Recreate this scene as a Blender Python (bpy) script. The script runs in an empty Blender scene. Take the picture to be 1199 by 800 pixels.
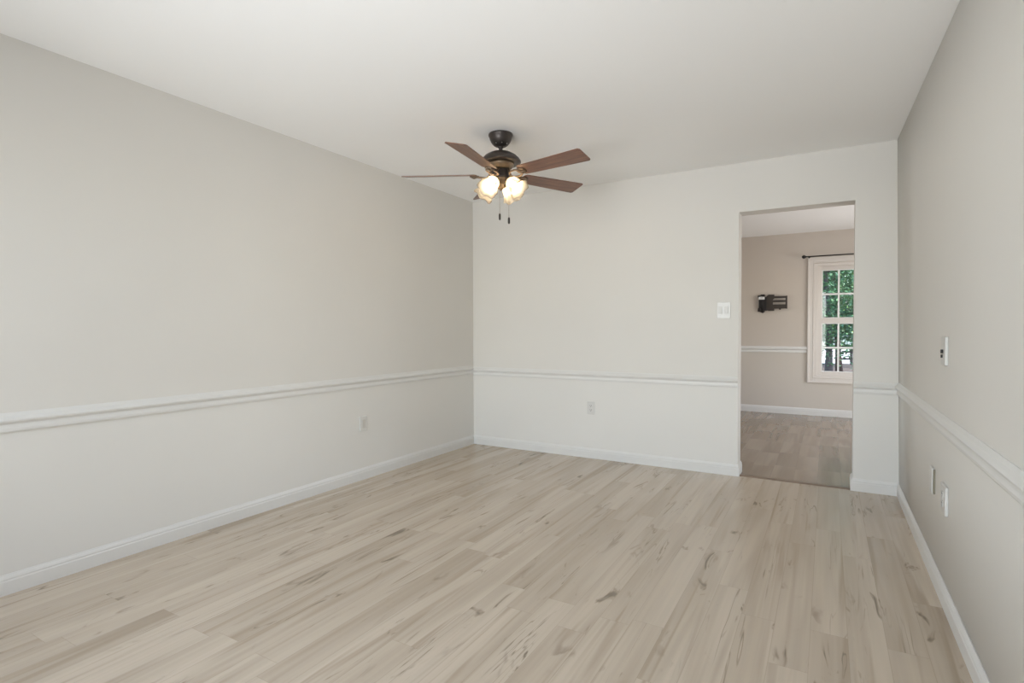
import bpy, bmesh, math, random
from mathutils import Vector, Matrix
random.seed(7)
PI = math.pi
SC = bpy.context.scene
COL = SC.collection

# ------------------------------------------------------------------ camera
cam_d = bpy.data.cameras.new('camera')
cam = bpy.data.objects.new('camera', cam_d); COL.objects.link(cam)
YAW, PITCH, ROLL, FPX = -0.5278, -0.0211, -0.0030, 633.78
fw = Vector((math.sin(YAW)*math.cos(PITCH), math.cos(YAW)*math.cos(PITCH), math.sin(PITCH)))
rt = Vector((math.cos(YAW), -math.sin(YAW), 0)); up = rt.cross(fw)
r2 = rt*math.cos(ROLL) + up*math.sin(ROLL); u2 = -rt*math.sin(ROLL) + up*math.cos(ROLL)
M = Matrix((r2, u2, -fw)).transposed().to_4x4()
M.translation = Vector((3.0979, -4.5371, 1.1508))
cam.matrix_world = M
cam_d.sensor_width = 36; cam_d.sensor_fit = 'HORIZONTAL'
cam_d.lens = FPX*36/1199; cam_d.clip_start = 0.02; cam_d.clip_end = 300
SC.camera = cam

# ------------------------------------------------------------------ view / world / daylight
SC.view_settings.view_transform = 'Standard'; SC.view_settings.look = 'None'
SC.view_settings.gamma = 1; SC.view_settings.use_curve_mapping = False
SC.view_settings.exposure = 0.0
SC.cycles.use_denoising = True
SC.cycles.max_bounces = 10; SC.cycles.diffuse_bounces = 8
SC.cycles.sample_clamp_indirect = 6
SC.cycles.caustics_reflective = False; SC.cycles.caustics_refractive = False
w = bpy.data.worlds.new('world'); SC.world = w; w.use_nodes = True
wn = w.node_tree.nodes; wl = w.node_tree.links; wn.clear()
sky = wn.new('ShaderNodeTexSky'); sky.sky_type = 'NISHITA'; sky.sun_disc = False
sky.sun_elevation = math.radians(50); sky.sun_rotation = math.radians(120)
bg = wn.new('ShaderNodeBackground'); bg.inputs['Strength'].default_value = 0.65
wo = wn.new('ShaderNodeOutputWorld')
wl.new(sky.outputs[0], bg.inputs[0]); wl.new(bg.outputs[0], wo.inputs[0])

def aim(o, d): o.rotation_euler = Vector(d).to_track_quat('-Z', 'Y').to_euler()
def area(name, loc, d, sx, sy, power, col):
    l = bpy.data.lights.new(name, 'AREA'); l.shape = 'RECTANGLE'; l.size = sx; l.size_y = sy
    l.energy = power; l.color = col
    o = bpy.data.objects.new(name, l); o.location = loc; aim(o, d); COL.objects.link(o); return o
sd = bpy.data.lights.new('sun', 'SUN'); sd.energy = 9.0; sd.angle = math.radians(1); sd.color = (1, .95, .87)
sun = bpy.data.objects.new('sun', sd); COL.objects.link(sun); aim(sun, (-.8, .35, -1.3))
# daylight entering through the room's own windows (behind the camera) and those of the far room
H = 2.44; REAR = -5.6; T = 0.16; FARY = 3.70; FX0, FX1 = -0.6, 5.4
DAY = (.88, .96, 1.03)
P_SKY, P_GROUND, P_FL, P_FR, P_BOUNCE, P_BOUNCE2, P_BULB = 92, 78, 23, 84, 7, 5.5, 140
BCOL = (.95, .985, 1.03)
area('daylight_rear_sky', (1.75, REAR-.22, 1.25), (0, 1, 0), 2.7, 2.05, P_SKY, DAY)
area('daylight_rear_ground', (1.75, REAR-.35, .35), (0, 1, .95), 2.7, 1.2, P_GROUND, (1, .985, .95))
area('daylight_far_left', (FX0-.22, 2.0, 1.3), (1, 0, 0), 1.7, 1.5, P_FL, (1, .97, .93))
area('daylight_far_right', (FX1+.22, 2.0, 1.0), (-1, 0, .5), 1.9, 1.7, P_FR, (1, .98, .96))
# two added fill lamps, unseen behind the camera, thrown at the ceiling
area('added_fill_near', (1.7, -5.1, .9), (0, .35, 1), 1.6, .8, P_BOUNCE, BCOL)
bo_ = area('added_fill_far', (2.2, -5.2, 1.2), (-.3, 4.6, 1.3), 1.2, .8, P_BOUNCE2, BCOL); bo_.data.spread = math.radians(80)



# ------------------------------------------------------------------ helpers
def new_mat(name):
    m = bpy.data.materials.new(name); m.use_nodes = True
    return m, m.node_tree.nodes, m.node_tree.links, m.node_tree.nodes['Principled BSDF']
def N(nt, t, **kw):
    n = nt.new(t)
    for k, v in kw.items():
        if k in n.inputs: n.inputs[k].default_value = v
        else: setattr(n, k, v)
    return n
def math_n(ns, ls, op, a, b=None, c=None):
    n = ns.new('ShaderNodeMath'); n.operation = op
    for i, v in enumerate((a, b, c)):
        if v is None: continue
        if isinstance(v, (int, float)): n.inputs[i].default_value = v
        else: ls.new(v, n.inputs[i])
    return n.outputs[0]
def mixc(ns, ls, f, a, b, blend='MIX'):
    n = ns.new('ShaderNodeMix'); n.data_type = 'RGBA'; n.blend_type = blend
    for i, v in ((0, f), (6, a), (7, b)):
        if isinstance(v, (int, float)): n.inputs[i].default_value = v
        elif isinstance(v, tuple): n.inputs[i].default_value = (*v, 1)
        else: ls.new(v, n.inputs[i])
    return n.outputs[2]
def plain(name, col, rough=.5, metal=0, var=.03, scale=40, bump=0, spec=.5):
    m, ns, ls, b = new_mat(name)
    tc = ns.new('ShaderNodeTexCoord'); no = N(ns, 'ShaderNodeTexNoise', Scale=scale, Detail=3)
    ls.new(tc.outputs['Object'], no.inputs['Vector'])
    dk = tuple(c*(1-var) for c in col); lt = tuple(min(1, c*(1+var)) for c in col)
    ls.new(mixc(ns, ls, no.outputs[0], dk, lt), b.inputs['Base Color'])
    b.inputs['Roughness'].default_value = rough; b.inputs['Metallic'].default_value = metal
    b.inputs['Specular IOR Level'].default_value = spec
    if bump:
        bp = N(ns, 'ShaderNodeBump', Strength=bump, Distance=.002); ls.new(no.outputs[0], bp.inputs['Height'])
        ls.new(bp.outputs[0], b.inputs['Normal'])
    return m

class MB:
    def __init__(s): s.v = []; s.f = []; s.sm = []
    def quad(s, pts, sm=False):
        n = len(s.v); s.v += [tuple(p) for p in pts]; s.f.append(tuple(range(n, n+len(pts)))); s.sm.append(sm)
    def box(s, a, b, mat=None):
        x0, y0, z0 = a; x1, y1, z1 = b
        P = [Vector(p) for p in ((x0,y0,z0),(x1,y0,z0),(x1,y1,z0),(x0,y1,z0),(x0,y0,z1),(x1,y0,z1),(x1,y1,z1),(x0,y1,z1))]
        if mat: P = [mat @ p for p in P]
        n = len(s.v); s.v += [tuple(p) for p in P]
        for f in ((0,3,2,1),(4,5,6,7),(0,1,5,4),(1,2,6,5),(2,3,7,6),(3,0,4,7)):
            s.f.append(tuple(n+i for i in f)); s.sm.append(False)
    def prism(s, poly, z0, z1, mat=None, sm=False):
        k = len(poly); n = len(s.v)
        P = [Vector((x, y, z0)) for x, y in poly] + [Vector((x, y, z1)) for x, y in poly]
        if mat: P = [mat @ p for p in P]
        s.v += [tuple(p) for p in P]
        s.f.append(tuple(n+i for i in reversed(range(k)))); s.sm.append(False)
        s.f.append(tuple(n+k+i for i in range(k))); s.sm.append(False)
        for i in range(k):
            j = (i+1) % k; s.f.append((n+i, n+j, n+k+j, n+k+i)); s.sm.append(sm)
    def lathe(s, prof, seg=32, mat=None, rf=None, caps=True):
        n = len(s.v)
        for (r, z) in prof:
            for i in range(seg):
                a = 2*PI*i/seg; rr = r if rf is None else rf(r, z, a)
                p = Vector((rr*math.cos(a), rr*math.sin(a), z))
                s.v.append(tuple(mat @ p if mat else p))
        for k in range(len(prof)-1):
            for i in range(seg):
                j = (i+1) % seg
                s.f.append((n+k*seg+i, n+k*seg+j, n+(k+1)*seg+j, n+(k+1)*seg+i)); s.sm.append(True)
        if caps:
            s.f.append(tuple(n+i for i in reversed(range(seg)))); s.sm.append(False)
            e = n+(len(prof)-1)*seg; s.f.append(tuple(e+i for i in range(seg))); s.sm.append(False)
    def tube(s, pts, r, seg=10, mat=None, closed=False):
        pts = [Vector(p) for p in pts]; n = len(s.v); k = len(pts)
        rr = r if isinstance(r, (list, tuple)) else [r]*k
        ref = Vector((0, 0, 1))
        for i, p in enumerate(pts):
            if closed: d = (pts[(i+1) % k]-pts[i-1]).normalized()
            else: d = (pts[min(i+1, k-1)]-pts[max(i-1, 0)]).normalized()
            q = ref if abs(d.dot(ref)) < .95 else Vector((1, 0, 0))
            a = d.cross(q).normalized(); b = d.cross(a).normalized()
            for j in range(seg):
                t = 2*PI*j/seg; v = p + (a*math.cos(t)+b*math.sin(t))*rr[i]
                s.v.append(tuple(mat @ v if mat else v))
        for i in range(k if closed else k-1):
            i2 = (i+1) % k
            for j in range(seg):
                j2 = (j+1) % seg
                s.f.append((n+i*seg+j, n+i*seg+j2, n+i2*seg+j2, n+i2*seg+j)); s.sm.append(True)
        if not closed:
            s.f.append(tuple(n+j for j in reversed(range(seg)))); s.sm.append(False)
            s.f.append(tuple(n+(k-1)*seg+j for j in range(seg))); s.sm.append(False)
    def build(s, name, mat, parent=None, bevel=0, recalc=True):
        me = bpy.data.meshes.new(name); me.from_pydata(s.v, [], s.f); me.update()
        for p, q in zip(me.polygons, s.sm): p.use_smooth = q
        if recalc:
            bm = bmesh.new(); bm.from_mesh(me); bmesh.ops.recalc_face_normals(bm, faces=bm.faces); bm.to_mesh(me); bm.free()
        o = bpy.data.objects.new(name, me); COL.objects.link(o)
        if mat: me.materials.append(mat)
        if parent: o.parent = parent
        if bevel:
            md = o.modifiers.new('bevel', 'BEVEL'); md.width = bevel; md.segments = 2; md.limit_method = 'ANGLE'
        return o
def struct(o): o['kind'] = 'structure'; return o
def tag(o, label, cat, group=None):
    o['label'] = label; o['category'] = cat
    if group: o['group'] = group
    return o
def thing(name, label, cat, loc=(0, 0, 0), group=None):
    o = bpy.data.objects.new(name, None); o.location = loc; o.empty_display_size = .1; COL.objects.link(o)
    return tag(o, label, cat, group)

def sweep(prof, path, side):
    """prof: list of (out, z); path: list of (x, y) on the wall faces; side: +1 room lies left of the path direction. Mitred."""
    mb = MB(); k = len(path); m = len(prof)
    P = [Vector((p[0], p[1])) for p in path]
    offs = []
    for i in range(k):
        ds = []
        if i > 0: ds.append((P[i]-P[i-1]).normalized())
        if i < k-1: ds.append((P[i+1]-P[i]).normalized())
        ns_ = [Vector((-d.y, d.x))*side for d in ds]
        if len(ns_) == 1: offs.append(ns_[0])
        else:
            b = (ns_[0]+ns_[1]).normalized(); offs.append(b/max(.3, b.dot(ns_[0])))
    for i in range(k):
        for (o, z) in prof:
            q = P[i]+offs[i]*o; mb.v.append((q.x, q.y, z))
    for i in range(k-1):
        for j in range(m):
            j2 = (j+1) % m
            mb.f.append((i*m+j, i*m+j2, (i+1)*m+j2, (i+1)*m+j)); mb.sm.append(False)
    mb.f.append(tuple(range(m))); mb.sm.append(False)
    mb.f.append(tuple((k-1)*m+j for j in reversed(range(m)))); mb.sm.append(False)
    return mb

# ------------------------------------------------------------------ materials
def wall_mat(name, upper, lower, split, rough=.55):
    m, ns, ls, b = new_mat(name)
    g = ns.new('ShaderNodeNewGeometry'); sp = ns.new('ShaderNodeSeparateXYZ'); ls.new(g.outputs['Position'], sp.inputs[0])
    f = math_n(ns, ls, 'LESS_THAN', sp.outputs[2], split)
    c = mixc(ns, ls, f, upper, lower)
    no = N(ns, 'ShaderNodeTexNoise', Scale=1.3, Detail=3); ls.new(g.outputs['Position'], no.inputs['Vector'])
    mr = N(ns, 'ShaderNodeMapRange', **{'From Min': .3, 'From Max': .7, 'To Min': .985, 'To Max': 1.015}); ls.new(no.outputs[0], mr.inputs[0])
    cc = ns.new('ShaderNodeVectorMath'); cc.operation = 'SCALE'; ls.new(c, cc.inputs[0]); ls.new(mr.outputs[0], cc.inputs['Scale'])
    ls.new(cc.outputs[0], b.inputs['Base Color'])
    b.inputs['Roughness'].default_value = rough; b.inputs['Specular IOR Level'].default_value = .35
    n2 = N(ns, 'ShaderNodeTexNoise', Scale=260, Detail=2); ls.new(g.outputs['Position'], n2.inputs['Vector'])
    bp = N(ns, 'ShaderNodeBump', Strength=.06, Distance=.002); ls.new(n2.outputs[0], bp.inputs['Height']); ls.new(bp.outputs[0], b.inputs['Normal'])
    return m
WALL = wall_mat('greige_wall_paint', (.672, .653, .616), (.70, .687, .654), .72)
FARWALL = wall_mat('beige_wall_paint', (.565, .51, .455), (.58, .535, .48), .86)
CEIL = plain('ceiling_paint', (.90, .90, .895), .75, var=.006, scale=2, spec=.2)
TRIM = plain('white_trim_paint', (.69, .684, .662), .38, var=.01, scale=30)
PLATE = plain('white_plastic', (.62, .61, .585), .3, var=.01)
SLOT = plain('dark_slot', (.02, .02, .02), .6)

def floor_mat(name, base, dark, light, W=.122, L=1.22, contrast=1.0, rough=.27, knots=1.0, tone=.20):
    m, ns, ls, b = new_mat(name)
    g = ns.new('ShaderNodeNewGeometry'); sp = ns.new('ShaderNodeSeparateXYZ'); ls.new(g.outputs['Position'], sp.inputs[0])
    X, Y = sp.outputs[0], sp.outputs[1]
    xs = math_n(ns, ls, 'DIVIDE', X, W); row = math_n(ns, ls, 'FLOOR', xs)
    wr = ns.new('ShaderNodeTexWhiteNoise'); wr.noise_dimensions = '1D'; ls.new(row, wr.inputs['W'])
    ys = math_n(ns, ls, 'ADD', math_n(ns, ls, 'DIVIDE', Y, L), math_n(ns, ls, 'MULTIPLY', wr.outputs['Value'], 7.3))
    colm = math_n(ns, ls, 'FLOOR', ys)
    cv = ns.new('ShaderNodeCombineXYZ'); ls.new(row, cv.inputs[0]); ls.new(colm, cv.inputs[1])
    wc = ns.new('ShaderNodeTexWhiteNoise'); wc.noise_dimensions = '2D'; ls.new(cv.outputs[0], wc.inputs['Vector'])
    r = wc.outputs['Value']
    def tex(sx, sy, scale, detail, rgh=.55, dist=0, off=1):
        c = ns.new('ShaderNodeCombineXYZ')
        ls.new(math_n(ns, ls, 'MULTIPLY', X, sx), c.inputs[0])
        ls.new(math_n(ns, ls, 'ADD', math_n(ns, ls, 'MULTIPLY', Y, sy), math_n(ns, ls, 'MULTIPLY', r, 37.0*off)), c.inputs[1])
        ls.new(math_n(ns, ls, 'MULTIPLY', r, 91.0*off), c.inputs[2])
        n = N(ns, 'ShaderNodeTexNoise', Scale=scale, Detail=detail, Roughness=rgh, Distortion=dist)
        ls.new(c.outputs[0], n.inputs['Vector']); return n.outputs[0]
    def rng(v, a, b_, lo=0., hi=1.):
        n = N(ns, 'ShaderNodeMapRange', **{'From Min': a, 'From Max': b_, 'To Min': lo, 'To Max': hi}); n.interpolation_type = 'SMOOTHSTEP'
        ls.new(v, n.inputs[0]); return n.outputs[0]
    broad = rng(tex(7, .7, 1.0, 2, .5, .6), .36, .62)              # soft cathedral-like bands
    fine = tex(48, 1.1, 1.0, 2, .5)                                # fine grain
    streak = rng(tex(13, .55, 1.0, 2, .5, 1.0), .54, .70)           # darker streaks
    crack = tex(13, .62, 1.0, 3, .58, .9)                          # thin dark cracks where the noise crosses its middle
    cr_ = math_n(ns, ls, 'ABSOLUTE', math_n(ns, ls, 'SUBTRACT', crack, .5))
    crm = math_n(ns, ls, 'MULTIPLY', rng(cr_, .0, .016, 1, 0), rng(tex(5.5, 1.2, 1.0, 2, .5, .4), .54, .65))
    kn = rng(tex(14, 3.4, 1.0, 3, .6, 1.1), .585, .73)                # knots
    km = rng(tex(4.5, 1.5, 1.0, 2, .5, .4), .46, .58)
    c = mixc(ns, ls, broad, base, light)
    c = mixc(ns, ls, math_n(ns, ls, 'MULTIPLY', streak, .48*contrast), c, dark)
    c = mixc(ns, ls, math_n(ns, ls, 'MULTIPLY', rng(r, .66, 1), tone), c, dark)
    c = mixc(ns, ls, math_n(ns, ls, 'MULTIPLY', math_n(ns, ls, 'MULTIPLY', kn, km), .80*knots), c, tuple(v*.52 for v in dark))
    c = mixc(ns, ls, math_n(ns, ls, 'MULTIPLY', crm, .62*knots), c, tuple(v*.46 for v in dark))
    fg = rng(fine, .3, .7, 1-.04*contrast, 1+.04*contrast)
    s = ns.new('ShaderNodeVectorMath'); s.operation = 'SCALE'; ls.new(c, s.inputs[0]); ls.new(fg, s.inputs['Scale'])
    # joints
    fx = math_n(ns, ls, 'FRACT', xs); fy = math_n(ns, ls, 'FRACT', ys)
    ex = math_n(ns, ls, 'MULTIPLY', math_n(ns, ls, 'MINIMUM', fx, math_n(ns, ls, 'SUBTRACT', 1.0, fx)), W)
    ey = math_n(ns, ls, 'MULTIPLY', math_n(ns, ls, 'MINIMUM', fy, math_n(ns, ls, 'SUBTRACT', 1.0, fy)), L)
    e = math_n(ns, ls, 'MINIMUM', ex, ey)
    jn = math_n(ns, ls, 'LESS_THAN', e, .0011)
    c2 = mixc(ns, ls, math_n(ns, ls, 'MULTIPLY', jn, .22), s.outputs[0], tuple(v*.6 for v in dark))
    ls.new(c2, b.inputs['Base Color'])
    b.inputs['Roughness'].default_value = rough
    b.inputs['Specular IOR Level'].default_value = .75
    return m
FLOOR = floor_mat('pale_oak_planks', (.485, .405, .315), (.27, .20, .130), (.555, .47, .375))
FLOOR2 = floor_mat('brown_oak_planks', (.245, .186, .132), (.145, .105, .068), (.31, .242, .178), W=.16, L=.55, contrast=.45, rough=.22, knots=.0, tone=.36)

# ------------------------------------------------------------------ room shell
FT = -.15
def wx(y, z):      # right wall face: slightly out of plumb and square
    lo = 3.5311+.0009*y; hi = 3.4987-.0214*y
    return lo+(hi-lo)*z/H
mb = MB(); mb.box((-.15, REAR-.15, FT), (3.75, .02, 0)); struct(mb.build('floor', FLOOR))
mb = MB(); mb.box((FX0-.15, .0, FT), (FX1+.15, FARY+.15, 0))
fl2 = struct(mb.build('floor', FLOOR2)); fl2.location.z = -.001; fl2.name = 'floor_far'
mb = MB(); mb.box((-.15, REAR-.15, H), (3.95, FARY+.15+.0, H+.15)); struct(mb.build('ceiling', CEIL))
mb = MB(); mb.box((FX0-.15, .001, H+.001), (-.15, FARY+.15, H+.151)); mb.box((3.95, .001, H+.001), (FX1+.15, FARY+.15, H+.151)); struct(mb.build('ceiling_far', CEIL))
mb = MB(); mb.box((-.15, REAR, 0), (0, 0, H)); struct(mb.build('wall_left', WALL))
# right wall as a thick ruled slab
mb = MB(); ny, nz = 8, 4; g = {}
for i in range(ny+1):
    y = REAR*(1-i/ny)
    for j in range(nz+1):
        z = H*j/nz; g[i, j] = len(mb.v); mb.v.append((wx(y, z), y, z))
for i in range(ny):
    for j in range(nz): mb.f.append((g[i,j], g[i+1,j], g[i+1,j+1], g[i,j+1])); mb.sm.append(True)
n0 = len(mb.v); mb.v += [(3.85, REAR, 0), (3.85, 0, 0), (3.85, 0, H), (3.85, REAR, H)]
mb.f.append((n0, n0+1, n0+2, n0+3)); mb.sm.append(False)
mb.f.append(tuple([g[i, 0] for i in range(ny+1)]+[n0+1, n0])); mb.sm.append(False)
mb.f.append(tuple([g[i, nz] for i in range(ny+1)]+[n0+2, n0+3])); mb.sm.append(False)
mb.f.append(tuple([g[0, j] for j in range(nz+1)]+[n0+3, n0])); mb.sm.append(False)
mb.f.append(tuple([g[ny, j] for j in range(nz+1)]+[n0+2, n0+1])); mb.sm.append(False)
struct(mb.build('wall_right', WALL))
DX0, DX1, DH = 2.4966, 3.2603, 2.0605
def holed_wall(axis, a0, a1, c0, c1, z1, holes, name, mat, z0=0):
    """solid wall slab running along axis ('x'/'y') from a0 to a1, thickness c0..c1, rectangular holes (h0,h1,zb,zt)"""
    xs = sorted({a0, a1, *[h[0] for h in holes], *[h[1] for h in holes]})
    zs = sorted({z0, z1, *[h[2] for h in holes], *[h[3] for h in holes]})
    inside = lambda a, z: any(h[0] < a < h[1] and h[2] < z < h[3] for h in holes)
    pt = (lambda a, c, z: (a, c, z)) if axis == 'x' else (lambda a, c, z: (c, a, z))
    mb = MB()
    for i in range(len(xs)-1):
        for j in range(len(zs)-1):
            A, B, C, D = xs[i], xs[i+1], zs[j], zs[j+1]
            solid = not inside((A+B)/2, (C+D)/2)
            if not solid:
                continue
            for c in (c0, c1): mb.quad([pt(A, c, C), pt(B, c, C), pt(B, c, D), pt(A, c, D)])
            for (da, dz, e) in ((-1, 0, [pt(A,c0,C),pt(A,c1,C),pt(A,c1,D),pt(A,c0,D)]), (1, 0, [pt(B,c0,C),pt(B,c1,C),pt(B,c1,D),pt(B,c0,D)]),
                                (0, -1, [pt(A,c0,C),pt(B,c0,C),pt(B,c1,C),pt(A,c1,C)]), (0, 1, [pt(A,c0,D),pt(B,c0,D),pt(B,c1,D),pt(A,c1,D)])):
                na = (xs[i-1]+xs[i])/2 if da < 0 and i > 0 else ((xs[i+1]+xs[i+2])/2 if da > 0 and i < len(xs)-2 else ((A+B)/2 if da == 0 else None))
                nz_ = (zs[j-1]+zs[j])/2 if dz < 0 and j > 0 else ((zs[j+1]+zs[j+2])/2 if dz > 0 and j < len(zs)-2 else ((C+D)/2 if dz == 0 else None))
                if na is None or nz_ is None or inside(na, nz_): mb.quad(e)
    o = mb.build(name, mat, recalc=False)
    bm = bmesh.new(); bm.from_mesh(o.data); bmesh.ops.remove_doubles(bm, verts=bm.verts, dist=1e-5)
    bmesh.ops.recalc_face_normals(bm, faces=bm.faces); bm.to_mesh(o.data); bm.free()
    return struct(o)
# the back wall belongs to both rooms: greige towards us, beige beyond (two layers of one wall)
holed_wall('x', -.15, 3.75, 0, T-.012, H, [(DX0, DX1, -1, DH)], 'wall_back', WALL)
holed_wall('x', FX0, FX1, T-.012, T, H, [(DX0, DX1, -1, DH)], 'wall_back_far_side', FARWALL)
# rear wall with the wide window that lights the room
RW = (.4, 3.1, .25, 2.25)
holed_wall('x', -.15, 3.85, REAR-.15, REAR, H, [RW], 'wall_rear', WALL)
# far room
WG0, WG1, WZ0, WZ1 = 3.029, 3.615, .587, 1.933     # glass area of the window in the far wall
holed_wall('x', FX0, FX1, FARY, FARY+.15, H, [(WG0-.06, WG1+.06, WZ0-.06, WZ1+.06)], 'wall_far', FARWALL)
holed_wall('y', T, FARY, FX0-.15, FX0, H, [(1.1, 2.9, .55, 2.05)], 'wall_far_left', FARWALL)
holed_wall('y', T, FARY, FX1, FX1+.15, H, [(1.0, 3.0, .1, 2.05)], 'wall_far_right', FARWALL)

# ------------------------------------------------------------------ baseboards and chair rails
BB = [(0, 0), (.013, 0), (.0135, .058), (.011, .064), (.0118, .070), (.0085, .078), (.005, .083), (.0035, .088), (0, .088)]
RB, RTOP = .700, .785
RAIL = [(0, RB), (.009, RB), (.012, RB+.006), (.013, RB+.016), (.010, RB+.026), (.009, RB+.034), (.014, RB+.040), (.022, RB+.046),
        (.024, RB+.054), (.018, RB+.062), (.010, RB+.070), (.006, RB+.080), (.004, RTOP), (0, RTOP)]
def trim(name, prof, path, side, mat=TRIM): return struct(sweep(prof, path, side).build(name, mat))
bo = .0
trim('baseboard_left', BB, [(0, REAR), (0, -.0135)], -1)
trim('baseboard_back', BB, [(.0, 0), (DX0, 0), (DX0, T)], -1)
trim('baseboard_back', BB, [(DX1, T), (DX1, 0), (3.52, 0)], -1).name = 'baseboard_back_right'
trim('baseboard_right', BB, [(wx(-.0135, 0), -.0135), (wx(REAR, 0), REAR)], -1)
def railp(dz=0): return [(o, z+dz) for o, z in RAIL]
trim('trim_1', railp(.010), [(0, REAR), (0, -.024)], -1)
trim('trim_2', railp(-.004), [(0, 0), (DX0, 0)], -1)
trim('trim_3', railp(-.006), [(DX1, 0), (3.52, 0)], -1)
trim('trim_4', railp(.0), [(wx(-.024, .74), -.024), (wx(REAR, .74), REAR)], -1)
FR = [(o, z+.133) for o, z in RAIL]
trim('trim_5', FR, [(FX0, FARY), (2.862, FARY)], -1)
trim('trim_6', FR, [(3.784, FARY), (FX1, FARY)], -1)
trim('baseboard_far', [(o, z*1.08) for o, z in BB], [(FX0, FARY), (FX1, FARY)], -1)
# transition strip in the doorway
TH = plain('oak_transition_strip', (.22, .16, .115), .35, var=.1, scale=60)
struct(sweep([(0, 0), (.0, .003), (.012, .0085), (.032, .0085), (.046, .003), (.046, 0)], [(DX0+.013, .005), (DX1-.013, .005)], 1).build('trim_7', TH))

# ------------------------------------------------------------------ windows
GLASS, gn, gl, gb = new_mat('window_glass'); gn.clear()
tr = gn.new('ShaderNodeBsdfTransparent'); gs = N(gn, 'ShaderNodeBsdfGlossy', Roughness=.02); fr = N(gn, 'ShaderNodeFresnel', IOR=1.45)
mx = gn.new('ShaderNodeMixShader'); ou = gn.new('ShaderNodeOutputMaterial')
gl.new(fr.outputs[0], mx.inputs[0]); gl.new(tr.outputs[0], mx.inputs[1]); gl.new(gs.outputs[0], mx.inputs[2]); gl.new(mx.outputs[0], ou.inputs[0])
WTRIM = plain('window_casing_paint', (.66, .62, .58), .35, var=.01, scale=30)
SASH = plain('white_vinyl_sash', (.80, .80, .79), .3, var=.01)
def frame(mb, x0, x1, z0, z1, wd, y0, y1):
    mb.box((x0, y0, z0), (x0+wd, y1, z1)); mb.box((x1-wd, y0, z0), (x1, y1, z1))
    mb.box((x0+wd, y0, z0), (x1-wd, y1, z0+wd)); mb.box((x0+wd, y0, z1-wd), (x1-wd, y1, z1))
win = bpy.data.objects.new('window_1', None); COL.objects.link(win); struct(win)
CX0, CX1, CZ0, CZ1 = 2.866, 3.778, .440, 2.100
# moulded picture-frame casing: outer bead, flat, inner bead
mb = MB()
frame(mb, CX0, CX1, CZ0, CZ1, .022, FARY-.024, FARY)
frame(mb, CX0+.020, CX1-.020, CZ0+.020, CZ1-.020, .052, FARY-.014, FARY)
frame(mb, CX0+.062, CX1-.062, CZ0+.062, CZ1-.062, .014, FARY-.019, FARY)
mb.build('casing', WTRIM, win, bevel=.003)
mb = MB(); frame(mb, WG0-.085, WG1+.085, WZ0-.085, WZ1+.085, .035, FARY-.004, FARY+.14); mb.build('jamb', WTRIM, win)
ZM0, ZM1 = 1.229, 1.297
cols = 3; pw = (WG1-WG0-2*.021)/3
for nm, za, zb, ya in (('upper_sash', ZM1, WZ1, FARY+.065), ('lower_sash', WZ0, ZM0, FARY+.03)):
    mb = MB(); sw = .058
    mb.box((WG0-sw, ya, za-(.068 if nm == 'upper_sash' else sw)), (WG0, ya+.034, zb+(sw if nm == 'upper_sash' else .068)))
    mb.box((WG1, ya, za-(.068 if nm == 'upper_sash' else sw)), (WG1+sw, ya+.034, zb+(sw if nm == 'upper_sash' else .068)))
    mb.box((WG0, ya, zb), (WG1, ya+.034, zb+(sw if nm == 'upper_sash' else .068)))
    mb.box((WG0, ya, za-(.068 if nm == 'upper_sash' else sw)), (WG1, ya+.034, za))
    s = mb.build(nm, WTRIM, win, bevel=.002)
    mb = MB()
    for i in (1, 2):
        x = WG0+i*pw+(i-1)*.021; mb.box((x, ya+.008, za), (x+.021, ya+.026, zb))
    zc = (za+zb)/2-.002; mb.box((WG0, ya+.009, zc-.011), (WG1, ya+.025, zc+.011))
    f = .009; frame(mb, WG0, WG1, za, zb, f, ya+.007, ya+.027)
    mb.build('muntin_grid', SASH, s)
    mb = MB(); mb.box((WG0, ya+.016, za), (WG1, ya+.018, zb)); mb.build('pane', GLASS, s)
def simple_window(name, axis, a0, a1, z0, z1, c, inward):
    w_ = bpy.data.objects.new(name, None); COL.objects.link(w_); struct(w_)
    mb = MB(); P = (lambda a, cc, z: (a, cc, z)) if axis == 'x' else (lambda a, cc, z: (cc, a, z))
    def bx(A0, A1, Z0, Z1, c0, c1):
        p, q = P(A0, c0, Z0), P(A1, c1, Z1); mb.box(tuple(map(min, p, q)), tuple(map(max, p, q)))
    for (A0, A1, Z0, Z1) in ((a0, a0+.05, z0, z1), (a1-.05, a1, z0, z1), (a0+.05, a1-.05, z0, z0+.05), (a0+.05, a1-.05, z1-.05, z1), ((a0+a1)/2-.03, (a0+a1)/2+.03, z0+.05, z1-.05)):
        bx(A0, A1, Z0, Z1, c-.03, c+.03)
    mb.build('window_frame', TRIM, w_)
    mb = MB(); bx(a0+.05, a1-.05, z0+.05, z1-.05, c-.003, c+.003); mb.build('pane', GLASS, w_)
simple_window('window_2', 'x', RW[0], RW[1], RW[2], RW[3], REAR-.08, 1)
simple_window('window_3', 'y', 1.1, 2.9, .55, 2.05, FX0-.08, 1)
simple_window('window_4', 'y', 1.0, 3.0, .1, 2.05, FX1+.08, 1)

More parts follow.
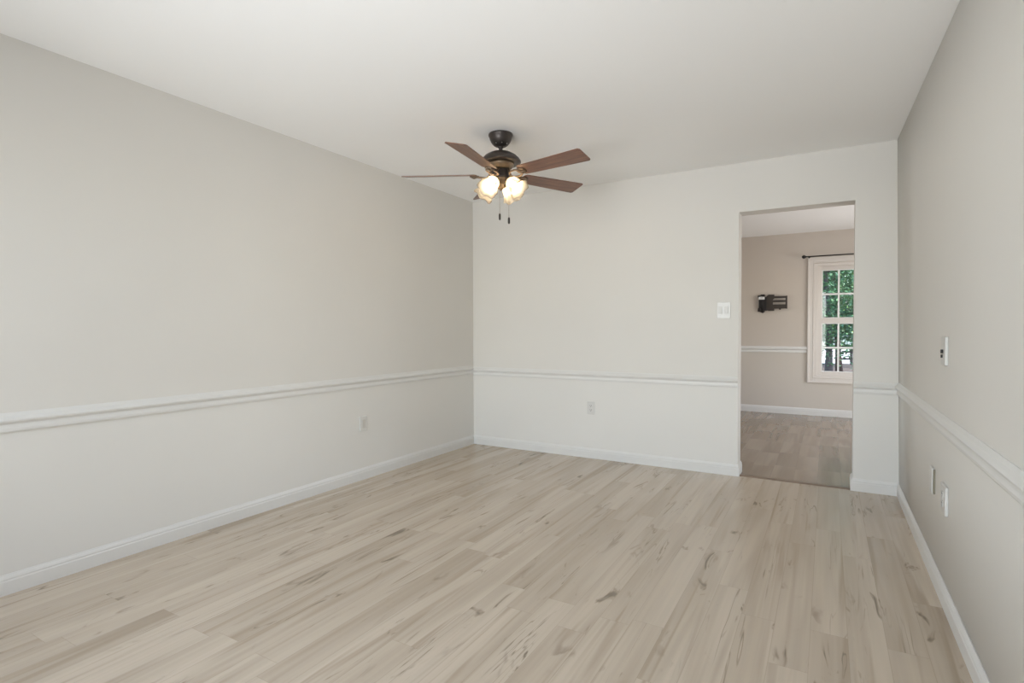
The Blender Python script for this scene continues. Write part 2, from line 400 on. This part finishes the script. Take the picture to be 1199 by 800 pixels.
# ------------------------------------------------------------------ curtain rod and tv bracket in the far room
BLACK = plain('black_metal', (.022, .02, .02), .4, metal=.3, var=.1)
rod = thing('curtain_rod', 'thin black curtain rod mounted above the window in the far room', 'curtain rod', (2.85, 3.62, 2.108))
mb = MB(); mb.tube([(0, 0, 0), (.99, 0, 0)], .0075, 12); mb.build('rod', BLACK, rod)
def finial(x, s):
    mb = MB(); mt = Matrix.Translation((x, 0, 0)) @ Matrix.Rotation(s*PI/2, 4, 'Y')
    mb.lathe([(.008, 0), (.014, .004), (.011, .010), (.021, .018), (.026, .030), (.022, .042), (.011, .052), (.002, .057)], 16, mt)
    mb.build('finial', BLACK, rod)
finial(0, -1); finial(.99, 1)
for x in (.03, .96):
    mb = MB(); mb.tube([(x, .075, -.012), (x, .04, -.014), (x, .004, -.012)], .005, 8); mb.box((x-.012, .072, -.035), (x+.012, .080, .012))
    mb.tube([(x, .004, -.012), (x, -.008, -.010), (x, -.010, 0)], .004, 8); mb.build('bracket', BLACK, rod)
DARKB = plain('black_powder_coat', (.035, .032, .034), .5, var=.08)
BRN = plain('worn_black_steel', (.045, .036, .03), .45, metal=.2, var=.1)
tvm = thing('tv_wall_mount', 'black metal television wall bracket fixed to the beige far wall', 'wall bracket', (2.35, FARY, 1.51))
# local: x right, y = out of wall is -y, z up.  overall -.095..+.275, z -.135..+.128
R90 = Matrix.Rotation(PI/2, 4, 'X')      # prism z -> -y
def plate(mb, poly, d0, d1):             # poly in (x,z); d = distance out of wall
    mb.prism([(x, z) for x, z in poly], d0, d1, R90)
mb = MB(); plate(mb, [(-.09, .075), (-.095, .112), (-.06, .112), (-.058, .123), (-.005, .123), (-.005, .088), (.03, .084), (.03, -.10), (-.005, -.104), (-.005, -.12), (-.03, -.137), (-.06, -.12), (-.095, -.11), (-.09, -.07), (-.072, -.05), (-.072, .06)], .001, .012)
mb.build('wall_plate', DARKB, tvm, bevel=.002)
mb = MB(); plate(mb, [(-.078, .050), (-.02, .085), (.06, .088), (.085, .07), (.085, -.08), (.055, -.094), (-.02, -.094), (-.078, -.06)], .0125, .040); mb.build('folding_arm', BLACK, tvm, bevel=.004)
mb = MB(); mb.tube([(-.035, -.026, .112), (-.035, -.026, -.125)], .017, 14); mb.build('hinge_post', BLACK, tvm)
mb = MB(); plate(mb, [(.02, .095), (.045, .116), (.117, .116), (.117, .062), (.10, .045), (.10, -.052), (.117, -.068), (.117, -.108), (.045, -.108), (.02, -.09)], .0405, .048); mb.build('head_plate', BRN, tvm, bevel=.002)
mb = MB()
for (za, zb) in ((.064, .092), (.010, .038), (-.078, -.020)):
    plate(mb, [(.09, za), (.255, za), (.255, zb), (.09, zb)], .034, .0402)
plate(mb, [(.253, -.078), (.275, -.082), (.275, .097), (.253, .092)], .034, .0402)
plate(mb, [(.17, -.078), (.20, -.078), (.195, -.094), (.18, -.094)], .034, .0402)
mb.build('slotted_bracket', BRN, tvm, bevel=.001)
STK = plain('white_sticker', (.75, .76, .76), .5)
mb = MB(); plate(mb, [(-.078, .052), (-.004, .052), (-.004, .088), (-.078, .088)], .0435, .0445)
st = mb.build('label_sticker', STK, tvm); st['label'] = 'small white sticker with a dark printed line'
mb = MB(); plate(mb, [(-.060, .071), (-.022, .071), (-.022, .078), (-.060, .078)], .0446, .0449); mb.build('printed_line', plain('grey_ink', (.25, .25, .27), .6), st)

# ------------------------------------------------------------------ wall plates
def rot_for(n):   # local frame: x along the wall, y out of the wall (towards viewer), z up
    n = Vector(n).normalized(); z = Vector((0, 0, 1)); x = z.cross(n) * -1
    return Matrix((x, n, z)).transposed().to_4x4()
def place(root, loc, n):
    m = rot_for(n); m.translation = Vector(loc); root.matrix_world = m
def rrect(w, h, r, k=4):
    P = []
    for cx, cy, a0 in ((w/2-r, h/2-r, 0), (-w/2+r, h/2-r, PI/2), (-w/2+r, -h/2+r, PI), (w/2-r, -h/2+r, 1.5*PI)):
        for i in range(k+1):
            a = a0+PI/2*i/k; P.append((cx+r*math.cos(a), cy+r*math.sin(a)))
    return P
RY = Matrix(((1, 0, 0, 0), (0, 0, 1, 0), (0, 1, 0, 0), (0, 0, 0, 1)))   # (x, z, d) -> (x, d, z)
def pl(mb, poly, d0, d1, dx=0, dz=0): mb.prism([(x+dx, z+dz) for x, z in poly], d0, d1, RY)
def cover(root, w, h, d, mat=PLATE):
    mb = MB(); pl(mb, rrect(w, h, .006), .0005, d); return mb.build('cover_plate', mat, root, bevel=min(.003, d*.4))
def screw(root, x, z, d):
    mb = MB(); pl(mb, [(.003*math.cos(a*PI/6), .003*math.sin(a*PI/6)) for a in range(12)], d, d+.001, x, z); mb.build('screw', PLATE, root)
def duplex(name, label, loc, n, w=.072, h=.118, d=.007, group=None):
    t = thing(name, label, 'outlet', group=group); place(t, loc, n); cover(t, w, h, d); screw(t, 0, 0, d)
    for s in (-1, 1):
        mb = MB(); pl(mb, rrect(.034, .028, .010), d, d+.002, 0, s*.0195); r_ = mb.build('receptacle', PLATE, t)
        mb = MB(); pl(mb, rrect(.0026, .010, .001, 2), d+.0021, d+.0026, -.0065, s*.0195+.003); pl(mb, rrect(.0026, .0085, .001, 2), d+.0021, d+.0026, .0065, s*.0195+.003)
        pl(mb, rrect(.0052, .0052, .0025, 3), d+.0021, d+.0026, 0, s*.0195-.008); mb.build('slots', SLOT, r_)
    return t
duplex('wall_outlet', 'white duplex outlet on the back wall below the chair rail, left of the doorway', (1.272, 0, .452), (0, -1, 0))
t = thing('wall_outlet', 'white single-device outlet low on the left wall near the corner', 'outlet'); place(t, (0, -1.515, .431), (1, 0, 0))
cover(t, .074, .118, .010)
mb = MB(); pl(mb, rrect(.033, .066, .003), .0101, .0125); mb.build('receptacle', plain('grey_beige_plastic', (.55, .53, .49), .4), t)
# switch
t = thing('light_switch', 'white two-gang light switch beside the doorway on the back wall', 'light switch'); place(t, (2.389, 0, 1.302), (0, -1, 0))
cover(t, .100, .128, .006)
for x in (-.020, .026):
    mb = MB(); pl(mb, rrect(.030, .068, .003), .006, .0072, x); fr_ = mb.build('switch_frame', PLATE, t)
    mb = MB(); mt = RY @ Matrix.Translation((x, 0, .008)) @ Matrix.Rotation(math.radians(-4), 4, 'X')
    mb.prism(rrect(.025, .060, .002), -.002, .003, mt); mb.build('rocker', PLATE, t, bevel=.001)
# right wall
def rw(y, z): return (wx(y, z), y, z)
nR = (-1, 0, 0)
t = thing('cable_plate', 'pale cable wall plate with a black socket above the chair rail', 'wall plate'); place(t, rw(-1.648, 1.057), nR)
GPL = plain('pale_grey_plastic', (.57, .565, .54), .4, var=.02)
cover(t, .095, .122, .012, GPL)
mb = MB(); pl(mb, [(.0085*math.cos(a*PI/8), .0085*math.sin(a*PI/8)) for a in range(16)], .0121, .020, 0, -.002); mb.build('socket', SLOT, t)
mb = MB(); pl(mb, rrect(.009, .014, .003), .0121, .018, .012, -.022); mb.build('latch_hole', SLOT, t)
t = thing('blank_plate', 'narrow white wall plate low on the right wall, nearer the back corner', 'wall plate'); place(t, rw(-1.385, .448), nR)
cover(t, .072, .120, .011)
mb = MB(); pl(mb, rrect(.016, .112, .003), .0001, .0075, .044 if False else -.044, .0); mb.build('side_strip', plain('dark_olive', (.22, .20, .15), .7), t)  # dark olive strip set beside the cover plate
duplex('wall_outlet', 'white duplex outlet with a thick edge low on the right wall', rw(-1.69, .44), nR, w=.11, h=.120, d=.012)

# ------------------------------------------------------------------ ceiling fan
BRONZE = plain('dark_bronze', (.060, .050, .045), .38, metal=.55, var=.15, scale=30)
BRASS = plain('antique_brass', (.27, .20, .13), .32, metal=.75, var=.2, scale=40)
def wood_mat():
    m, ns, ls, b = new_mat('walnut_blade')
    tc = ns.new('ShaderNodeTexCoord'); mp = ns.new('ShaderNodeMapping'); mp.inputs['Scale'].default_value = (2.2, 38, 8)
    ls.new(tc.outputs['Object'], mp.inputs[0]); no = N(ns, 'ShaderNodeTexNoise', Scale=1.6, Detail=6, Roughness=.62, Distortion=.5); ls.new(mp.outputs[0], no.inputs['Vector'])
    cr = ns.new('ShaderNodeValToRGB'); cr.color_ramp.elements[0].position = .3; cr.color_ramp.elements[0].color = (.095, .044, .028, 1)
    cr.color_ramp.elements[1].position = .72; cr.color_ramp.elements[1].color = (.27, .135, .086, 1)
    ls.new(no.outputs[0], cr.inputs[0]); ls.new(cr.outputs[0], b.inputs['Base Color']); b.inputs['Roughness'].default_value = .33
    return m
WOOD = wood_mat()
FXc, FYc = 1.228, -1.470
fan = thing('ceiling_fan', 'five-blade bronze ceiling fan with walnut blades and frosted glass lights', 'ceiling fan', (FXc, FYc, H))
def Z(z): return z-H
mb = MB(); mb.lathe([(.079, Z(2.4395)), (.081, Z(2.432)), (.079, Z(2.424)), (.075, Z(2.420)), (.072, Z(2.405)), (.062, Z(2.385)), (.048, Z(2.368)), (.036, Z(2.360)), (.026, Z(2.357))], 40); mb.build('canopy', BRONZE, fan)
mb = MB(); mb.lathe([(.020, Z(2.358)), (.020, Z(2.352)), (.0125, Z(2.347)), (.0125, Z(2.330)), (.019, Z(2.326)), (.021, Z(2.310))], 24); mb.build('downrod', BRONZE, fan)
for k in range(3):
    a = math.radians(-95+k*45); mb = MB(); mb.lathe([(.0045, 0), (.004, .003), (.001, .004)], 10, Matrix.Translation((.050*math.cos(a), .050*math.sin(a), Z(2.371))) @ Matrix.Rotation(a, 4, 'Z') @ Matrix.Rotation(math.radians(128), 4, 'Y'))
    mb.build('canopy_screw', plain('steel', (.5, .48, .45), .3, metal=1), fan)
mb = MB(); mb.lathe([(.020, Z(2.326)), (.045, Z(2.323)), (.075, Z(2.313)), (.103, Z(2.297)), (.124, Z(2.276)), (.133, Z(2.262)), (.134, Z(2.255)), (.128, Z(2.250)), (.108, Z(2.249)), (.085, Z(2.248))], 48); mb.build('motor_housing', BRONZE, fan)
mb = MB(); mb.lathe([(.090, Z(2.250)), (.088, Z(2.234)), (.078, Z(2.222)), (.070, Z(2.212)), (.066, Z(2.208)), (.050, Z(2.206))], 40); mb.build('motor_collar', BRASS, fan)
mb = MB(); mb.lathe([(.048, Z(2.208)), (.056, Z(2.203)), (.060, Z(2.196)), (.060, Z(2.160)), (.063, Z(2.156)), (.061, Z(2.150)), (.050, Z(2.146))], 36); mb.build('switch_housing', BRONZE, fan)
mb = MB(); mb.lathe([(.058, Z(2.1475)), (.060, Z(2.140)), (.050, Z(2.128)), (.030, Z(2.118)), (.020, Z(2.112)), (.018, Z(2.095)), (.021, Z(2.090)), (.018, Z(2.082)), (.008, Z(2.076)), (.004, Z(2.070))], 32); mb.build('light_fitter', BRASS, fan)
# blades
PH, PT, RB_ = math.radians(62.61), math.radians(-13.64), .650
def blade_poly():
    P = []; w0, w1, r0 = .055, .071, .165
    def arc(cx, cy, r, a0, a1, k=6):
        for i in range(k+1):
            a = a0+(a1-a0)*i/k; P.append((cx+r*math.cos(a), cy+r*math.sin(a)))
    arc(RB_-.017, w1-.017, .017, PI/2, 0); 
    P2 = [(x, -y) for x, y in reversed(P)]
    root = [(r0+.012, -w0), (r0, -w0+.014), (r0-.006, 0), (r0, w0-.014), (r0+.012, w0)]
    return [(RB_-.017, w1)]+P[1:]+P2[:-1]+[(RB_-.017, -w1)]+root
bp_ = blade_poly()
mb = MB(); mb.prism(bp_, -.003, .003); blade0 = mb.build('blade', WOOD, fan, bevel=.0015)
def iron_mesh():
    mb = MB()
    # neck from hub, sweeping down then up to the blade
    mb.tube([(.056, 0, .030), (.068, 0, .014), (.078, 0, -.004), (.088, 0, -.020)], [.010, .008, .007, .008], 10)
    # open scroll ring
    pts = []
    for i in range(28):
        a = 2*PI*i/28; x = .132+.046*math.cos(a); pts.append((x, .038*math.sin(a), -.016+.006*math.cos(a)))
    mb.tube(pts, .0062, 8, closed=True)
    # mounting plate under the blade
    mb.prism([(.145, -.018), (.158, -.030), (.180, -.034), (.202, -.022), (.208, 0), (.202, .022), (.180, .034), (.158, .030), (.145, .018)], -.0105, -.0035)
    mb.tube([(.150, 0, -.010), (.178, 0, -.016), (.204, 0, -.009)], [.006, .009, .004], 8)
    return mb
IRON = plain('antique_bronze', (.15, .105, .07), .35, metal=.6, var=.2, scale=40)
iron0 = iron_mesh().build('blade_iron', IRON, fan, bevel=0)
def screw_mesh(x, y):
    m_ = MB(); m_.lathe([(.0045, -.0106), (.004, -.0125), (.0015, -.013)], 10, Matrix.Translation((x, y, 0))); return m_
scr0 = [screw_mesh(x, y).build('screw', BRASS, iron0) for x, y in ((.165, -.022), (.165, .022), (.194, .012))]
for k in range(5):
    Rz = Matrix.Rotation(PH+k*2*PI/5, 4, 'Z')
    b = blade0 if k == 0 else blade0.copy(); ir = iron0 if k == 0 else iron0.copy()
    if k:
        for o in (b, ir): COL.objects.link(o); o.parent = fan
        for q in scr0:
            o = q.copy(); COL.objects.link(o); o.parent = ir
    mloc = Matrix.Translation((0, 0, Z(2.175)))
    b.matrix_local = mloc @ Rz @ Matrix.Rotation(PT, 4, 'X')
    ir.matrix_local = mloc @ Rz @ Matrix.Rotation(PT, 4, 'X')
# light kit
SH, sn, sl, sb = new_mat('frosted_alabaster_glass'); sn.clear()
tcs = sn.new('ShaderNodeTexCoord'); nz_ = N(sn, 'ShaderNodeTexNoise', Scale=22, Detail=4); sl.new(tcs.outputs['Object'], nz_.inputs['Vector'])
colr = mixc(sn, sl, nz_.outputs[0], (.40, .36, .30), (.52, .49, .44))
df = sn.new('ShaderNodeBsdfDiffuse'); tl = sn.new('ShaderNodeBsdfTranslucent'); gs2 = N(sn, 'ShaderNodeBsdfGlossy', Roughness=.25)
m1 = N(sn, 'ShaderNodeMixShader'); m1.inputs[0].default_value = .5; m2 = N(sn, 'ShaderNodeMixShader'); m2.inputs[0].default_value = .05
tp = sn.new('ShaderNodeBsdfTransparent'); tp.inputs[0].default_value = (.97, .92, .84, 1); m3 = N(sn, 'ShaderNodeMixShader'); m3.inputs[0].default_value = .30
so = sn.new('ShaderNodeOutputMaterial')
sl.new(colr, df.inputs[0]); sl.new(colr, tl.inputs[0]); sl.new(df.outputs[0], m1.inputs[1]); sl.new(tl.outputs[0], m1.inputs[2])
sl.new(m1.outputs[0], m2.inputs[1]); sl.new(gs2.outputs[0], m2.inputs[2]); sl.new(m2.outputs[0], m3.inputs[1]); sl.new(tp.outputs[0], m3.inputs[2]); sl.new(m3.outputs[0], so.inputs[0])
BULB, bn, bl, bb_ = new_mat('lit_bulb'); bb_.inputs['Emission Color'].default_value = (1, .82, .58, 1); bb_.inputs['Emission Strength'].default_value = P_BULB
def shade_mesh():
    mb = MB(); seg = 72
    outer = [(.024, 0), (.030, .006), (.040, .018), (.046, .034), (.048, .052), (.051, .070), (.058, .088), (.066, .101), (.071, .108)]
    def rf(r, z, a):
        t = max(0, z-.02)/.09; return r*(1+.055*t*t*math.cos(6*a)+.018*t*math.cos(24*a))
    def zf(z, a): return z
    n = 0
    inner = [(r-.0028, z) for r, z in reversed(outer)]
    prof = outer+inner
    mb.lathe(prof, seg, None, rf, caps=False)
    # scallop the rim along the axis
    vs = []
    for (x, y, z) in mb.v:
        a = math.atan2(y, x); t = max(0, z-.03)/.08; vs.append((x, y, z+.005*t*t*math.cos(6*a)))
    mb.v = vs
    n0 = (len(prof)-1)*seg
    for i in range(seg): mb.f.append((n0+i, n0+(i+1) % seg, (i+1) % seg, i)); mb.sm.append(True)
    return mb
def arm_mesh():
    mb = MB(); mb.tube([(.0, 0, .012), (.012, 0, .004), (.020, 0, -.010), (.020, 0, -.014)], [.010, .010, .012, .012], 10); return mb
DELTA = math.radians(10); TILT = math.radians(48)
to_cam = math.atan2(-4.537-FYc, 3.098-FXc)
arm0 = sh0 = so0 = bu0 = None
mb = MB(); mb.tube([(.030, 0, Z(2.135)), (.050, 0, Z(2.134)), (.064, 0, Z(2.128))], [.011, .010, .013], 12); arm0 = mb.build('light_arm', BRASS, fan)
mb = MB(); mb.lathe([(.012, -.014), (.022, -.010), (.029, -.003), (.030, .006), (.027, .010)], 24); so0 = mb.build('socket_cup', BRASS, fan)
sh0 = shade_mesh().build('lamp_shade', SH, fan, recalc=True)
mb = MB(); mb.lathe([(.010, .0), (.011, .016), (.013, .026), (.018, .040), (.020, .050), (.018, .060), (.011, .068), (.003, .071)], 16); bu0 = mb.build('bulb', BULB, fan)
for k in range(4):
    a = to_cam+PI/4+DELTA+k*PI/2
    Rz = Matrix.Rotation(a, 4, 'Z')
    base = Rz @ Matrix.Translation((.066, 0, Z(2.127))) @ Matrix.Rotation(PI-TILT, 4, 'Y')
    tr_ = []
    for o0, m_ in ((arm0, Rz), (so0, base), (sh0, base), (bu0, base)):
        o = o0 if k == 0 else o0.copy()
        if k: COL.objects.link(o)
        o.parent = fan; o.matrix_local = m_.copy()
        tr_.append(o)
# pull chains: placed towards the camera side of the switch housing
rv = Vector((math.cos(YAW), -math.sin(YAW))); dv = Vector((-math.sin(YAW), -math.cos(YAW)))
FOB = plain('dark_wood_fob', (.03, .022, .018), .4)
for (lat, dep, zb) in ((-.006, .058, 1.905), (.050, .034, 1.885)):
    p = rv*lat+dv*dep; top = Z(2.157)
    mb = MB(); pts = [(p.x, p.y, top), (p.x*1.06, p.y*1.06, top-.006)]
    z = top-.012
    pts += [(p.x*1.06, p.y*1.06, z), (p.x*1.06, p.y*1.06, Z(zb))]
    mb.tube(pts, .0011, 6); n = int((z-Z(zb))/.012)
    ch = mb.build('pull_chain', BRASS, fan)
    mb = MB(); mb.lathe([(.002, .004), (.006, 0), (.0072, -.010), (.0072, -.028), (.006, -.037), (.003, -.040)], 14, Matrix.Translation((p.x*1.06, p.y*1.06, Z(zb))))
    mb.build('chain_fob', FOB, ch)

# ------------------------------------------------------------------ outdoors beyond the far window
GZ = -.35
MULCH = plain('dark_mulch_ground', (.085, .065, .055), .9, var=.5, scale=3)
mb = MB(); mb.box((-14, FARY+.16, GZ-.2), (22, 23, GZ)); struct(mb.build('ground', MULCH))
mb = MB(); mb.box((-30, 23, GZ-.2), (40, 42, GZ)); struct(mb.build('ground_driveway', plain('pale_concrete', (.55, .55, .56), .8, var=.05, scale=2)))
mb = MB(); mb.box((-40, 42, GZ-.2), (50, 75, GZ)); struct(mb.build('ground_lawn', plain('lawn', (.09, .16, .05), .9, var=.35, scale=4)))
def leaf_mat(name, a, b):
    m, ns, ls, bs = new_mat(name)
    g = ns.new('ShaderNodeNewGeometry'); no = N(ns, 'ShaderNodeTexNoise', Scale=2.2, Detail=4); ls.new(g.outputs['Position'], no.inputs['Vector'])
    cr = N(ns, 'ShaderNodeMapRange', **{'From Min': .35, 'From Max': .65}); ls.new(no.outputs[0], cr.inputs[0])
    ls.new(mixc(ns, ls, cr.outputs[0], a, b), bs.inputs['Base Color']); bs.inputs['Roughness'].default_value = .45
    bs.inputs['Transmission Weight'].default_value = 0
    return m
LEAF = leaf_mat('green_leaves', (.04, .13, .075), (.16, .34, .15)); LEAF2 = leaf_mat('yellow_green_leaves', (.12, .26, .05), (.36, .55, .13))
BARK = plain('grey_bark', (.15, .14, .145), .9, var=.35, scale=9, bump=.5); BARK2 = plain('brown_bark', (.07, .05, .045), .9, var=.35, scale=9, bump=.5)
def tree(x, y, r, h, crown, nleaf, leaf, bark, label, seed, group='trees outside the far window', size=.11):
    rnd = random.Random(seed); t = thing('tree', label, 'tree', (x, y, GZ), group)
    mb = MB(); pts = []; rr = []
    for i in range(9):
        f = i/8; pts.append((.10*math.sin(f*5+seed), .08*math.cos(f*4+seed), h*f)); rr.append(r*(1.35 if i == 0 else 1-.55*f))
    mb.tube(pts, rr, 12)
    for i in range(5):
        f = .45+.11*i; a = rnd.uniform(0, 2*PI); L_ = crown[0]*.75; s = (pts[4+i//2][0], pts[4+i//2][1], h*f)
        mb.tube([s, (s[0]+math.cos(a)*L_*.5, s[1]+math.sin(a)*L_*.5, s[2]+L_*.35), (s[0]+math.cos(a)*L_, s[1]+math.sin(a)*L_, s[2]+L_*.5)], [r*.45, r*.28, r*.1], 7)
    mb.build('trunk', bark, t)
    mb = MB(); cxr, czr, cz = crown
    cg = lambda: max(-.8, min(.8, rnd.gauss(0, .45)))
    clumps = [(cg()*cxr, cg()*cxr, cz+rnd.uniform(-1, 1)*czr, rnd.uniform(.25, .5)) for _ in range(max(14, nleaf//130))]
    for i in range(nleaf):
        c = rnd.choice(clumps); s = size*rnd.uniform(.6, 1.3)
        p = Vector((c[0]+rnd.gauss(0, c[3]), c[1]+rnd.gauss(0, c[3]), c[2]+rnd.gauss(0, c[3]*.8)))
        q = Matrix.Rotation(rnd.uniform(0, 2*PI), 3, 'Z') @ Matrix.Rotation(rnd.gauss(.6, .5), 3, 'X') @ Matrix.Rotation(rnd.uniform(0, 6), 3, 'Z')
        mb.quad([p+q @ Vector(v) for v in ((0, -s/2, 0), (s*.28, 0, s*.08), (0, s/2, 0), (-s*.28, 0, s*.08))])
    mb.build('foliage', leaf, t, recalc=False)
    return t
tree(3.04, 12.2, .085, 6.5, (1.2, 2.1, 3.1), 14000, LEAF, BARK, 'grey-trunked tree seen through the left window panes', 1, size=.10)
tree(3.34, 15.6, .085, 7.0, (1.5, 2.4, 3.6), 14000, LEAF, BARK2, 'dark-trunked tree seen through the middle of the window', 2)
tree(4.75, 11.6, .08, 5.5, (1.2, 1.7, 3.0), 10000, LEAF, BARK2, 'low leafy tree at the right edge of the window view', 3, size=.10)
tree(2.6, 20.8, .12, 9.0, (2.6, 3.2, 4.6), 12000, LEAF2, BARK2, 'yellow-green tree standing behind the two trunks', 6, size=.16)
tree(9.5, 44.5, .2, 12, (3.4, 4.0, 7.0), 9000, LEAF, BARK2, 'tall dark tree beyond the driveway', 7, size=.35)
tree(-3.0, 45, .2, 12, (3.4, 4.0, 7.0), 9000, LEAF, BARK2, 'broad dark tree beyond the driveway, farthest of the trees', 8, size=.35)
# post and rail fence
fence = thing('rail_fence', 'dark post and rail fence outside beyond the trees', 'fence', (3.62, 22.3, GZ))
FW = plain('dark_fence_wood', (.05, .045, .05), .8, var=.2)
for i in range(3):
    mb = MB(); mb.box((i*1.6+.30, -.05, 0), (i*1.6+.40, .05, .80)); mb.build('post', FW, fence)
for z in (.20, .50):
    mb = MB(); mb.box((0, -.025, z), (3.8, .025, z+.08)); mb.build('rail', FW, fence)
# pale house across the driveway
hs = thing('neighbour_house', 'pale blue-grey house across the driveway, seen under the trees', 'house', (3, 56, GZ))
mb = MB(); mb.box((-9, 0, 0), (9, 8, 3.0)); mb.build('wall', plain('pale_siding', (.62, .66, .72), .7, var=.03, scale=3), hs)
mb = MB(); mb.prism([(-.6, 3.0), (8.6, 3.0), (4, 5.6)], -9.5, 9.5, Matrix(((0, 0, 1, 0), (1, 0, 0, 0), (0, 1, 0, 0), (0, 0, 0, 1)))); mb.build('roof', plain('grey_shingles', (.20, .19, .19), .9, var=.2), hs)
for x in (-6.5, -3.2, .2, 3.4, 6.6):
    mb = MB(); frame(mb, x-.55, x+.55, .9, 2.2, .08, -.06, .02); f_ = mb.build('window', TRIM, hs)
    mb = MB(); mb.box((x-.47, -.02, .98), (x+.47, .0, 2.12)); mb.build('pane', plain('dark_glass', (.06, .07, .09), .1), f_)
